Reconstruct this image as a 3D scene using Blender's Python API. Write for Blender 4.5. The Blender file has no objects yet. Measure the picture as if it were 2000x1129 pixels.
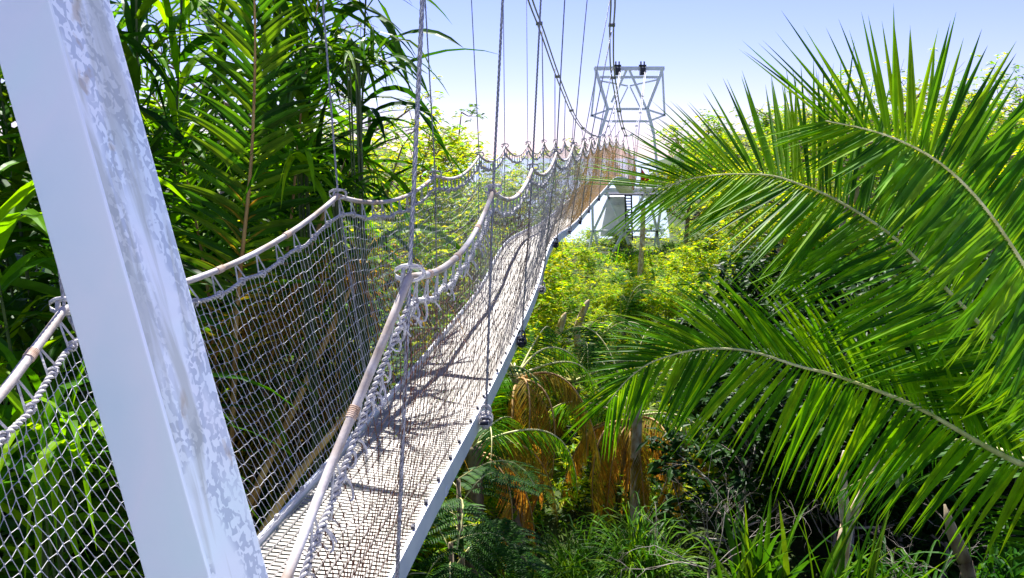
import bpy, math, random
import numpy as np
from mathutils import Vector, Matrix
R_ = math.radians
sc = bpy.context.scene
COL = sc.collection
# ---------------------------------------------------------------- camera, sky, sun, exposure
EYE = np.array((0.0, 0.0, 10.0)); PITCH = R_(10.3); FPX = 1450.0
cam = bpy.data.cameras.new('camera'); cam.sensor_width = 36; cam.lens = FPX/2000*36
cam.clip_start = 0.02; cam.clip_end = 4000
co = bpy.data.objects.new('camera', cam); COL.objects.link(co); sc.camera = co
co.location = EYE; co.rotation_euler = (math.pi/2-PITCH, 0, 0)
SUN = np.array((-0.08, 0.52, 0.82)); SUN /= np.linalg.norm(SUN)
w = bpy.data.worlds.new('World'); sc.world = w; w.use_nodes = True
nt = w.node_tree; bg = nt.nodes['Background']; sky = nt.nodes.new('ShaderNodeTexSky')
sky.sky_type = 'NISHITA'; sky.sun_disc = False
sky.sun_elevation = math.asin(SUN[2]); sky.sun_rotation = math.atan2(SUN[0], SUN[1])
sky.air_density = 1.0; sky.dust_density = 0.12; sky.ozone_density = 2.0; sky.altitude = 0
tn = nt.nodes.new('ShaderNodeMixRGB'); tn.blend_type = 'MULTIPLY'; tn.inputs[0].default_value = 1; tn.inputs[2].default_value = (.80, .69, 1.05, 1)
nt.links.new(sky.outputs[0], tn.inputs[1]); nt.links.new(tn.outputs[0], bg.inputs[0]); bg.inputs[1].default_value = 0.066
sl = bpy.data.lights.new('sun', 'SUN'); sl.energy = 4.6; sl.angle = R_(0.5); sl.color = (1.0, 0.97, 0.92)
so = bpy.data.objects.new('sun', sl); COL.objects.link(so)
so.rotation_euler = Vector(SUN).to_track_quat('Z', 'Y').to_euler()
vs = sc.view_settings; vs.view_transform = 'Standard'; vs.look = 'None'; vs.gamma = 1; vs.exposure = 1.45
sc.cycles.max_bounces = 6; sc.cycles.diffuse_bounces = 3; sc.cycles.transmission_bounces = 3
# ---------------------------------------------------------------- helpers
rng = np.random.default_rng(7); random.seed(7)
CP, SP = math.cos(PITCH), math.sin(PITCH)
def P(px, py, Y):                       # pixel of the photograph + distance ahead -> world point
    dx = (px-1000)/FPX; dv = -(py-564.5)/FPX
    d = np.array((dx, CP+dv*SP, -SP+dv*CP)); return EYE + d*(Y/d[1])
def nrm(a):
    return a/np.maximum(np.linalg.norm(a, axis=-1, keepdims=True), 1e-9)
def ground_z(x, y):
    x = np.asarray(x, float); y = np.asarray(y, float)
    s = np.clip((y-5)/15, 0, 1); s = s*s*(3-2*s)
    z = 3.3 + 1.2*s + 0.25*np.sin(x*.45+1)*np.cos(y*.33) + 0.12*np.sin(x*1.3+y*.9)
    z = z + np.clip((y-46)/60, 0, 1)*5 + np.clip((x-9)/22, 0, 1)*3.2 + np.clip((-x-6)/25, 0, 1)*2
    q = x/np.maximum(y, 1); gap = np.clip(np.minimum((q+.16)/.05, (.24-q)/.05), 0, 1)*np.clip((y-47)/12, 0, 1)     # open water between the wooded shores
    z = z*(1-gap)-4*gap
    return z
class MB:
    def __init__(s): s.v = []; s.f = []; s.n = 0
    def add(s, V, F):
        V = np.asarray(V, float).reshape(-1, 3); s.v.append(V); s.f.append(np.asarray(F, int).reshape(-1, 4)+s.n); s.n += len(V)
    def tube(s, pts, r, sides=6, cap=True):
        pts = np.asarray(pts, float); n = len(pts); r = np.broadcast_to(np.asarray(r, float), (n,)).copy()
        if cap:
            pts = np.vstack([pts[:1], pts, pts[-1:]]); r = np.concatenate([[r[0]*.05], r, [r[-1]*.05]]); n += 2
        T = np.gradient(pts, axis=0) if n > 2 else np.repeat(pts[1:]-pts[:1], 2, 0)
        T = nrm(T); avg = nrm(pts[-1]-pts[0])
        ref = np.array((0., 0, 1)) if abs(avg[2]) < .8 else np.array((1., 0.1, 0))
        A = nrm(np.cross(T, ref)); B = np.cross(T, A)
        a = np.arange(sides)/sides*2*math.pi
        V = pts[:, None]+r[:, None, None]*(A[:, None]*np.cos(a)[None, :, None]+B[:, None]*np.sin(a)[None, :, None])
        i = np.arange(n-1)[:, None]*sides; j = np.arange(sides)[None]; k = (j+1) % sides
        s.add(V, np.stack([i+j, i+k, i+sides+k, i+sides+j], -1)); return s
    def segs(s, A, B, r):               # many separate three-sided strands
        A = np.asarray(A).reshape(-1, 3); B = np.asarray(B).reshape(-1, 3); r = np.broadcast_to(r, (len(A),))[:, None]
        T = nrm(B-A); ref = np.where(np.abs(T[:, 2:]) < .8, np.array([[0., 0, 1]]), np.array([[1., 0.1, 0]]))
        U = nrm(np.cross(T, ref)); W = np.cross(T, U); L = []
        for X in (A, B):
            for a in (0, 2.094, 4.189): L.append(X+r*(U*math.cos(a)+W*math.sin(a)))
        V = np.stack(L, 1); i = np.arange(len(A))[:, None]*6
        F = np.stack([np.concatenate([i+a, i+b, i+3+b, i+3+a], 1) for a, b in ((0, 1), (1, 2), (2, 0))], 1)
        s.add(V, F); return s
    def box(s, c, h, M=None):
        c = np.asarray(c, float); h = np.asarray(h, float)
        V = np.array([(x, y, z) for x in (-1, 1) for y in (-1, 1) for z in (-1, 1)])*h
        if M is not None: V = V@np.asarray(M).T
        s.add(V+c, [(0, 1, 3, 2), (4, 6, 7, 5), (0, 4, 5, 1), (2, 3, 7, 6), (0, 2, 6, 4), (1, 5, 7, 3)]); return s
    def beam(s, a, b, wd, ht=None, up=(0, 0, 1)):      # rectangular bar between two points
        a = np.asarray(a, float); b = np.asarray(b, float); T = b-a; L = np.linalg.norm(T); T = T/L
        up = np.array(up, float)
        if abs(T@up) > .98: up = np.array((0., 1, 0))
        X = nrm(np.cross(T, up)); Z = np.cross(X, T)
        return s.box((a+b)/2, (wd/2, L/2, (ht or wd)/2), np.stack([X, T, Z], 1))
    def blades(s, Pb, D, N, L, W, droop=.5, segs=4, fold=.18, prof=None, twist=0.0):
        Pb = np.atleast_2d(Pb).astype(float); n = len(Pb)
        if n == 0: return s
        D = nrm(np.broadcast_to(D, (n, 3)).astype(float)); N = np.broadcast_to(N, (n, 3)).astype(float)
        L = np.broadcast_to(L, (n,)).astype(float); W = np.broadcast_to(W, (n,)).astype(float); droop = np.broadcast_to(droop, (n,)).astype(float)
        if prof is None: prof = lambda t: np.minimum(1, .35+t*4)*(1-t**1.6)*1.0+.02
        p = Pb.copy(); rows = []
        for k in range(segs+1):
            t = k/segs; d = nrm(D+droop[:, None]*t**1.3*np.array((0, 0, -1.)))
            if k: p = p+d*(L/segs)[:, None]
            S = nrm(np.cross(d, N)); up = np.cross(S, d)
            if twist: a = twist*t; S = S*math.cos(a)+up*math.sin(a); up = np.cross(S, d)
            wd = (W*prof(t)*.5)[:, None]
            rows.append(np.stack([p-S*wd, p-up*wd*fold*2, p+S*wd], 1))
        V = np.stack(rows, 1); m = (segs+1)*3; i = np.arange(n)[:, None]*m; F = []
        for k in range(segs):
            for c in (0, 1):
                a = k*3+c; F.append(np.concatenate([i+a, i+a+1, i+a+4, i+a+3], 1))
        s.add(V, np.stack(F, 1)); return s
    def mesh(s, name, mat, smooth=False):
        me = bpy.data.meshes.new(name); V = np.concatenate(s.v).astype(np.float32); F = np.concatenate(s.f).astype(np.int32)
        me.vertices.add(len(V)); me.vertices.foreach_set('co', V.ravel())
        me.loops.add(F.size); me.loops.foreach_set('vertex_index', F.ravel())
        me.polygons.add(len(F)); me.polygons.foreach_set('loop_start', np.arange(len(F), dtype=np.int32)*4)
        me.polygons.foreach_set('use_smooth', np.full(len(F), smooth)); me.update(calc_edges=True)
        me.materials.append(mat); return me
    def build(s, name, mat, parent=None, smooth=False, origin=None):
        if origin is not None: s.v = [v-np.asarray(origin) for v in s.v]
        o = bpy.data.objects.new(name, s.mesh(name, mat, smooth)); COL.objects.link(o)
        if origin is not None: o.location = origin
        if parent is not None: o.parent = parent
        return o
def tag(o, label=None, cat=None, group=None, kind=None):
    for k, v in (('label', label), ('category', cat), ('group', group), ('kind', kind)):
        if v: o[k] = v
    return o
def empty(name, loc, label, cat, group=None):
    o = bpy.data.objects.new(name, None); COL.objects.link(o); o.location = loc; return tag(o, label, cat, group)
def link(name, me, parent, loc=(0, 0, 0), rot=(0, 0, 0), scale=1):
    o = bpy.data.objects.new(name, me); COL.objects.link(o); o.parent = parent; o.location = loc; o.rotation_euler = rot
    o.scale = (scale,)*3 if not hasattr(scale, '__len__') else scale; return o
def copy_tree(o, parent=None):
    c = o.copy(); COL.objects.link(c); c.parent = parent
    for ch in list(o.children): copy_tree(ch, c)
    return c
def spline(pts, n):
    pts = np.asarray(pts, float); m = len(pts); d = np.concatenate([[0], np.cumsum(np.linalg.norm(np.diff(pts, axis=0), axis=1))])
    e = np.vstack([2*pts[0]-pts[1], pts, 2*pts[-1]-pts[-2]]); out = []
    for t in np.linspace(0, d[-1], n):
        i = min(max(np.searchsorted(d, t, 'right')-1, 0), m-2); u = (t-d[i])/(d[i+1]-d[i]); a, b, c, g = e[i:i+4]
        out.append(.5*((2*b)+(c-a)*u+(2*a-5*b+4*c-g)*u*u+(3*b-a-3*c+g)*u**3))
    return np.array(out)
# ---------------------------------------------------------------- materials
def mat(name):
    m = bpy.data.materials.new(name); m.use_nodes = True; n = m.node_tree.nodes; return m, n, m.node_tree.links, n['Principled BSDF']
def ramp(n, stops):
    r = n.new('ShaderNodeValToRGB'); e = r.color_ramp.elements
    while len(e) < len(stops): e.new(.5)
    for k, (p_, c) in enumerate(stops): e[k].position = p_; e[k].color = (*c, 1)
    return r
def leaf(name, cols, trans=.45, tint=(1.5, 1.35, .5), rough=.45, spec=.13):
    m, n, l, b = mat(name); g = n.new('ShaderNodeNewGeometry')
    k = len(cols); r = ramp(n, [(i/(k-1), c) for i, c in enumerate(cols)]); l.new(g.outputs['Random Per Island'], r.inputs[0])
    tc = n.new('ShaderNodeTexCoord'); nz = n.new('ShaderNodeTexNoise'); nz.inputs['Scale'].default_value = 9; l.new(tc.outputs['Object'], nz.inputs[0])
    rr = ramp(n, [(.3, (.72, .72, .72)), (.7, (1.2, 1.2, 1.2))]); l.new(nz.outputs[0], rr.inputs[0])
    mx = n.new('ShaderNodeMixRGB'); mx.blend_type = 'MULTIPLY'; mx.inputs[0].default_value = 1; l.new(r.outputs[0], mx.inputs[1]); l.new(rr.outputs[0], mx.inputs[2])
    l.new(mx.outputs[0], b.inputs['Base Color']); b.inputs['Roughness'].default_value = rough; b.inputs['Specular IOR Level'].default_value = spec
    t = n.new('ShaderNodeBsdfTranslucent'); m2 = n.new('ShaderNodeMixRGB'); m2.blend_type = 'MULTIPLY'; m2.inputs[0].default_value = 1
    l.new(mx.outputs[0], m2.inputs[1]); m2.inputs[2].default_value = (*tint, 1); l.new(m2.outputs[0], t.inputs[0])
    s = n.new('ShaderNodeMixShader'); s.inputs[0].default_value = trans; l.new(b.outputs[0], s.inputs[1]); l.new(t.outputs[0], s.inputs[2])
    l.new(s.outputs[0], n['Material Output'].inputs[0]); return m
def rough_mat(name, c1, c2, scale=6, rough=.8, metal=0, bump=.3, stretch=(1, 1, 1), lo=.35, hi=.65):
    m, n, l, b = mat(name); tc = n.new('ShaderNodeTexCoord'); mp = n.new('ShaderNodeMapping'); mp.inputs['Scale'].default_value = stretch
    l.new(tc.outputs['Object'], mp.inputs[0]); nz = n.new('ShaderNodeTexNoise'); nz.inputs['Scale'].default_value = scale; nz.inputs['Detail'].default_value = 6
    l.new(mp.outputs[0], nz.inputs[0]); r = ramp(n, [(lo, c1), (hi, c2)]); l.new(nz.outputs[0], r.inputs[0]); l.new(r.outputs[0], b.inputs['Base Color'])
    b.inputs['Roughness'].default_value = rough; b.inputs['Metallic'].default_value = metal
    if bump:
        bp = n.new('ShaderNodeBump'); bp.inputs['Strength'].default_value = bump; bp.inputs['Distance'].default_value = .02; l.new(nz.outputs[0], bp.inputs['Height']); l.new(bp.outputs[0], b.inputs['Normal'])
    return m
M = {}
M['palm'] = leaf('palm_leaf', [(.03, .13, .002), (.10, .30, .003), (.2, .44, .003), (.28, .48, .004)], .55)
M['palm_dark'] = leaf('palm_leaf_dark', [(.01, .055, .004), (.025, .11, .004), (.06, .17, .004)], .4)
M['strap'] = leaf('strap_leaf', [(.015, .06, .005), (.04, .14, .006), (.08, .23, .006), (.15, .27, .008), (.012, .05, .006)], .4)
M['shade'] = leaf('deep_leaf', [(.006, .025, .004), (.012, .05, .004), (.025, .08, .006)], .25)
M['bright'] = leaf('bright_leaf', [(.06, .26, .008), (.2, .4, .008), (.38, .5, .01), (.52, .5, .015), (.12, .34, .01)], .58, (1.9, 1.6, .4))
M['mid'] = leaf('mid_leaf', [(.03, .14, .006), (.1, .28, .008), (.22, .36, .01), (.05, .2, .01)], .45)
M['dead'] = leaf('dead_leaf', [(.5, .24, .03), (.62, .38, .05), (.4, .15, .02), (.66, .48, .08)], .45, (1.3, 1.1, .7), .7)
M['yellow'] = leaf('yellow_leaf', [(.3, .2, .01), (.38, .26, .02), (.2, .2, .02), (.3, .14, .01)], .4, (1.3, 1.2, .6), .6)
M['stalk'] = rough_mat('golden_stalk', (.5, .26, .06), (.8, .52, .16), 9, .6, 0, .3, (1, 1, .3))
M['rib'] = rough_mat('midrib', (.45, .45, .14), (.75, .7, .35), 14, .5, 0, .15)
M['ribbrown'] = rough_mat('brown_stalk', (.3, .14, .04), (.58, .36, .12), 10, .6, 0, .3, (1, 1, .3))
M['bark'] = rough_mat('bark', (.1, .06, .035), (.38, .3, .2), 9, .9, 0, .8, (1, 1, .35))
M['palebark'] = rough_mat('pale_bark', (.38, .22, .1), (.75, .66, .52), 12, .9, 0, .6, (1, 1, .5))
M['twig'] = rough_mat('twig', (.16, .12, .09), (.4, .36, .32), 9, .8, 0, .2)
M['soil'] = rough_mat('soil', (.008, .012, .003), (.06, .1, .01), 1.3, .95, 0, .8)
M['steel'] = rough_mat('painted_steel', (.74, .76, .84), (.88, .89, .94), 5, .45, .1, .05)
M['rope'] = rough_mat('grey_rope', (.38, .36, .36), (.64, .61, .6), 40, .8, 0, .5)
M['net_grey'] = rough_mat('net_cord_grey', (.44, .43, .44), (.66, .65, .64), 5, .7, 0, 0)
def net_mat():
    m, n, l, b = mat('net_cord_ochre'); tc = n.new('ShaderNodeTexCoord'); sx = n.new('ShaderNodeSeparateXYZ'); l.new(tc.outputs['Object'], sx.inputs[0])
    nz = n.new('ShaderNodeTexNoise'); nz.inputs['Scale'].default_value = .9; l.new(tc.outputs['Object'], nz.inputs[0])
    a = n.new('ShaderNodeMath'); a.operation = 'MULTIPLY_ADD'; l.new(nz.outputs[0], a.inputs[0]); a.inputs[1].default_value = 7; l.new(sx.outputs[1], a.inputs[2])
    d = n.new('ShaderNodeMath'); d.operation = 'DIVIDE'; l.new(a.outputs[0], d.inputs[0]); d.inputs[1].default_value = 30
    r = ramp(n, [(.2, (.14, .05, .02)), (.3, (.26, .18, .14)), (.34, (.45, .4, .42)), (.5, (.5, .38, .25)), (.56, (.66, .38, .10)), (.9, (.7, .34, .07))]); l.new(d.outputs[0], r.inputs[0])
    l.new(r.outputs[0], b.inputs['Base Color']); b.inputs['Roughness'].default_value = .7; return m
M['net_brown'] = net_mat()
M['rail'] = rough_mat('hand_rope', (.36, .28, .22), (.6, .56, .56), 7, .75, 0, .5)
M['bind'] = rough_mat('binding_tape', (.36, .22, .14), (.55, .42, .34), 20, .7, 0, .3)
M['stem'] = rough_mat('green_stem', (.03, .06, .01), (.1, .14, .03), 6, .6, 0, .1)
M['wire'] = rough_mat('wire_rope', (.2, .2, .24), (.4, .4, .46), 60, .45, .5, .4)
M['dark'] = rough_mat('dark_metal', (.02, .02, .03), (.05, .05, .07), 20, .5, .4, .2)
M['grate'] = rough_mat('grating', (.24, .22, .19), (.46, .42, .38), 7, .55, .15, .15)
M['red'] = rough_mat('red_cloth', (.55, .02, .01), (.75, .06, .02), 12, .8, 0, .2)
M['pale'] = rough_mat('pale_platform_concrete', (.72, .74, .8), (.86, .87, .9), 3, .8, 0, .2)
M['white'] = rough_mat('white_concrete', (.62, .64, .68), (.8, .82, .86), 3, .8, 0, .2)
def steel_leg_mat():
    m, n, l, b = mat('galvanised_leg'); tc = n.new('ShaderNodeTexCoord'); sx = n.new('ShaderNodeSeparateXYZ'); l.new(tc.outputs['Object'], sx.inputs[0])
    def noise(scale, det=3, dist=0.0, st=(1, 1, 1)):
        mp = n.new('ShaderNodeMapping'); mp.inputs['Scale'].default_value = st; l.new(tc.outputs['Object'], mp.inputs[0])
        z = n.new('ShaderNodeTexNoise'); z.inputs['Scale'].default_value = scale; z.inputs['Detail'].default_value = det; z.inputs['Distortion'].default_value = dist; l.new(mp.outputs[0], z.inputs[0]); return z
    def mth(op, a, b_, clamp=False):
        q = n.new('ShaderNodeMath'); q.operation = op; q.use_clamp = clamp
        for i, v in enumerate((a, b_)):
            if hasattr(v, 'links'): l.new(v, q.inputs[i])
            else: q.inputs[i].default_value = v
        return q.outputs[0]
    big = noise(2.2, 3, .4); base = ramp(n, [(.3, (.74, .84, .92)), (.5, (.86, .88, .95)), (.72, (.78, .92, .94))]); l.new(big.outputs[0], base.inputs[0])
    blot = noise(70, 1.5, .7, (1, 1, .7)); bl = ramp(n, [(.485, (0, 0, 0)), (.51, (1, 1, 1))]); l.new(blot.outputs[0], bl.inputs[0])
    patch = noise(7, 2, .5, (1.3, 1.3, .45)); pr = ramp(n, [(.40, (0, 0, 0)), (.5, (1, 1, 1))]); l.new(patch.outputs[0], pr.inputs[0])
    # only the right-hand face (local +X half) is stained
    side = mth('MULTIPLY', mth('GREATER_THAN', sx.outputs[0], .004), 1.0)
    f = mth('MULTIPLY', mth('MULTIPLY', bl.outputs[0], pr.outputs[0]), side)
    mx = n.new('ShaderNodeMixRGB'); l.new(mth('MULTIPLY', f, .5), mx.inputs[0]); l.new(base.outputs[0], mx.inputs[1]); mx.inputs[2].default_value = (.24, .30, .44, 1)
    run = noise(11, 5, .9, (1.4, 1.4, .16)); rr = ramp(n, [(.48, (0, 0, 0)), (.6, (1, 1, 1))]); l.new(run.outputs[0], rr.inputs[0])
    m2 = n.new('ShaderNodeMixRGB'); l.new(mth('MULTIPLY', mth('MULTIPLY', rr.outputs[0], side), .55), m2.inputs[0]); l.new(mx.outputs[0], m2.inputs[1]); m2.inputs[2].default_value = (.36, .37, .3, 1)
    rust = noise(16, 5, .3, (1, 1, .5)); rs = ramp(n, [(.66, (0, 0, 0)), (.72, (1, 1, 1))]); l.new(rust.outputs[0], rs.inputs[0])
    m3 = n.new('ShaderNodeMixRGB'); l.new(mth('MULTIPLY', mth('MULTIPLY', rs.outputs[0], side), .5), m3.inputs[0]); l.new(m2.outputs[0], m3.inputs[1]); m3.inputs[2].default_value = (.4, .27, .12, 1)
    l.new(m3.outputs[0], b.inputs['Base Color']); b.inputs['Roughness'].default_value = .42; b.inputs['Metallic'].default_value = .15
    fine = noise(30, 5); bp = n.new('ShaderNodeBump'); bp.inputs['Strength'].default_value = .12; bp.inputs['Distance'].default_value = .004
    l.new(mth('ADD', fine.outputs[0], mth('MULTIPLY', f, .5)), bp.inputs['Height']); l.new(bp.outputs[0], b.inputs['Normal']); return m
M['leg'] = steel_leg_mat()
# ---------------------------------------------------------------- the setting
def make_ground():
    xs = np.concatenate([np.linspace(-900, -60, 14), np.linspace(-50, 60, 111), np.linspace(70, 900, 14)]); ys = np.concatenate([np.linspace(-300, -20, 8), np.linspace(-15, 110, 126), np.linspace(120, 1500, 16)])
    X, Y = np.meshgrid(xs, ys, indexing='ij'); Z = ground_z(X, Y); a, b = X.shape
    i = np.arange(a-1)[:, None]*b+np.arange(b-1)[None]; F = np.stack([i, i+b, i+b+1, i+1], -1)
    m = MB(); m.add(np.stack([X, Y, Z], -1), F); tag(m.build('ground', M['soil'], smooth=True), kind='structure')
make_ground()
def make_water():
    m, n, l, b = mat('water'); b.inputs['Base Color'].default_value = (.35, .42, .5, 1); b.inputs['Roughness'].default_value = .22; tc = n.new('ShaderNodeTexCoord'); nz = n.new('ShaderNodeTexNoise'); nz.inputs['Scale'].default_value = 1.2
    l.new(tc.outputs['Object'], nz.inputs[0]); bp = n.new('ShaderNodeBump'); bp.inputs['Strength'].default_value = .3; bp.inputs['Distance'].default_value = .1; l.new(nz.outputs[0], bp.inputs['Height']); l.new(bp.outputs[0], b.inputs['Normal'])
    k = MB(); k.add([(-900, 44, 1.6), (900, 44, 1.6), (900, 1500, 1.6), (-900, 1500, 1.6)], [(0, 1, 2, 3)]); tag(k.build('water', m), kind='structure')
make_water()
# ---------------------------------------------------------------- unseen platform under the camera, added to bounce sunlight, and the near tower leg
def make_bounce_platform():
    t = empty('bounce_platform', (1.0, -2.4, 8.0), 'unseen pale concrete platform added behind the near end of the bridge to bounce light onto the steel leg', 'platform')
    m = MB(); m.box((0.1, 0, .26), (2.2, 2.4, .1)); m.box((.6, 3.25, .26), (1.7, .85, .1)); m.build('slab', M['pale'], t)
    for x in (-1.6, 1.8):
        for y in (-2.0, 1.9): m = MB(); m.box((x, y, -2.6), (.15, .15, 2.76)); m.build('support_post', M['white'], t)
make_bounce_platform()
def near_leg():
    a = P(95, 0, 1.52); b = P(410, 1129, 1.36); T = nrm(b-a); top = a-T*2.2; bot = b+T*1.5
    T = nrm(top-bot); view = nrm((a+b)/2-EYE)
    F = nrm(view-T*(view@T)); S = np.cross(F, T)      # S to the right
    if S[0] < 0: S = -S
    s = .163; c = .006                                # square tube seen on its corner
    ring = []
    ang = [(-.74, .675, s), (.71, .70, s*.96)]
    e0 = np.zeros(2); L1 = np.array((-.72, .69))*s; R1 = np.array((.70, .714))*s; B1 = L1+R1
    poly = []
    cs = [e0, R1, B1, L1]
    for k in range(4):
        p0, p1, p2 = cs[k-1], cs[k], cs[(k+1) % 4]
        u, v = (p0-p1)/np.linalg.norm(p0-p1), (p2-p1)/np.linalg.norm(p2-p1)
        for q in ((1, 0), (.4, .08), (.08, .4), (0, 1)): poly.append(p1+u*c*q[0]+v*c*q[1])
    poly = np.array(poly); n = len(poly); Lz = np.linalg.norm(top-bot); V = []
    for z in (0, Lz):
        for x, y in poly: V.append((x, y, z))
    mb = MB(); j = np.arange(n); mb.add(V, np.stack([j, (j+1) % n, (j+1) % n+n, j+n], -1))
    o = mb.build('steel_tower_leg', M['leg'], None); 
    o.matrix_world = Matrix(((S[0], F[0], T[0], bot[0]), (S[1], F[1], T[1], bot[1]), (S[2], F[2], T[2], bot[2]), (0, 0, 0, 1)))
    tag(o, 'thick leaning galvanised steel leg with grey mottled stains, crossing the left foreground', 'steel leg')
near_leg()
# ---------------------------------------------------------------- the rope bridge
ST = [0.6, 2.5, 4.35, 6.15, 8.2, 10.4, 12.5, 14.5, 16.5, 18.5, 20.5, 22.5, 24.5, 26.5, 29, 32, 35, 38, 41]
def interp(tab):
    tab = np.asarray(tab, float); tt = tab[:, 1]; q = spline(tab, 600); o = np.argsort(q[:, 1]); q = q[o]
    return lambda y: np.stack([np.interp(y, q[:, 1], q[:, 0]), y, np.interp(y, q[:, 1], q[:, 2])], -1)
E_ = lambda x, y, z: (x, y, z+10)
dR = interp([E_(-.86, -1, -1.66), E_(-.77, 0.3, -1.66), E_(-.43, 2.9, -1.63), E_(-.212, 4.38, -1.6), E_(-.008, 5.89, -1.57), E_(.267, 8.1, -1.5), E_(.56, 10.4, -1.25), E_(1.15, 13.8, -1.31), E_(1.75, 17, -1.22), E_(2.47, 20, -.96), E_(3.15, 23, -.76), E_(3.75, 25.3, -.80), E_(4.4, 28, -1.02), E_(5.28, 33, -1.5), E_(6.15, 38, -1.9), E_(6.8, 41.5, -2.0)])
WD = .62
def deck(y, s=0.0, dz=0.0):             # s: 0 right edge .. 1 left edge
    y = np.asarray(y, float); p = dR(y); t = dR(y+.6)-dR(y-.6); t[..., 2] = 0; t = nrm(t)
    side = np.stack([-t[..., 1], t[..., 0], 0*y], -1)
    return p+side*(WD*np.asarray(s))[..., None]+np.array((0, 0, dz))
def rail_pts(side):
    if side == 'R':
        pk = [None, (800, 540), (963, 374), (1040, 329), (1087, 298), (1120, 283), (1140, 275), (1154, 272), (1168, 270), (1180, 268), (1190, 266), (1203, 268), (1217, 277), (1228, 290)]
    else:
        pk = [None, (126, 604), (660, 383), (850, 343), (936, 304), (986, 286), (1031, 281), (1062, 277), (1084, 276), (1102, 274), (1118, 273), (1140, 272), (1160, 273), (1182, 282)]
    out = []
    for k, y in enumerate(ST):
        if k == 0: p = (deck(np.array(y), 0 if side == 'R' else 1)+np.array((.12 if side == 'R' else -.45, 0, 1.15)))
        elif k < len(pk): p = P(*pk[k], y)
        else: p = deck(np.array(y), 0 if side == 'R' else 1)+np.array((.1 if side == 'R' else -.1, 0, 1.3))
        out.append(p)
    return np.array(out)
def sagged(pk, y, sag):
    i = np.clip(np.searchsorted(ST, y, 'right')-1, 0, len(ST)-2); y0 = np.array(ST)[i]; y1 = np.array(ST)[i+1]; u = (y-y0)/(y1-y0)
    p = pk[i]+(pk[i+1]-pk[i])*u[:, None]; p[:, 2] -= sag*4*u*(1-u)
    nearpts = NEAR_R if pk[1][0] > -1 else NEAR_L      # the first bay drops to its low anchor beside the near tower
    for c in (0, 2): p[:, c] = np.where(y < 2.5, np.interp(y, nearpts[:, 1], nearpts[:, c]), p[:, c])
    return p
NEAR_R = np.array([(-.80, -.2, 8.42), (-.68, 1.1, 8.62), (-.615, 1.5, 8.80), P(560, 1129, 1.78), P(650, 900, 2.12), P(720, 735, 2.32), P(800, 540, 2.5)])
NEAR_L = np.array([(-1.75, .2, 8.5), P(-260, 1050, 1.5), P(0, 768, 2.05), P(126, 604, 2.5)])
bridge = empty('suspension_bridge', (0, 0, 0), 'long net-sided rope footbridge with pale grating deck, running to the far white tower', 'rope bridge')
def helix(mb, pts, r, rs, pitch, strands, sides=4):
    pts = np.asarray(pts); d = np.concatenate([[0], np.cumsum(np.linalg.norm(np.diff(pts, axis=0), axis=1))]); n = max(8, int(d[-1]/pitch*7)); t = np.linspace(0, d[-1], n)
    c = np.stack([np.interp(t, d, pts[:, k]) for k in range(3)], 1); T = nrm(np.gradient(c, axis=0)); av = nrm(pts[-1]-pts[0])
    ref = np.array((0., 0, 1)) if abs(av[2]) < .8 else np.array((1., .1, 0)); A = nrm(np.cross(T, ref)); B = np.cross(T, A)
    for k in range(strands):
        a = t/pitch*2*math.pi+k*2*math.pi/strands
        mb.tube(c+r*(A*np.cos(a)[:, None]+B*np.sin(a)[:, None]), rs, sides, cap=False)
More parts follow.
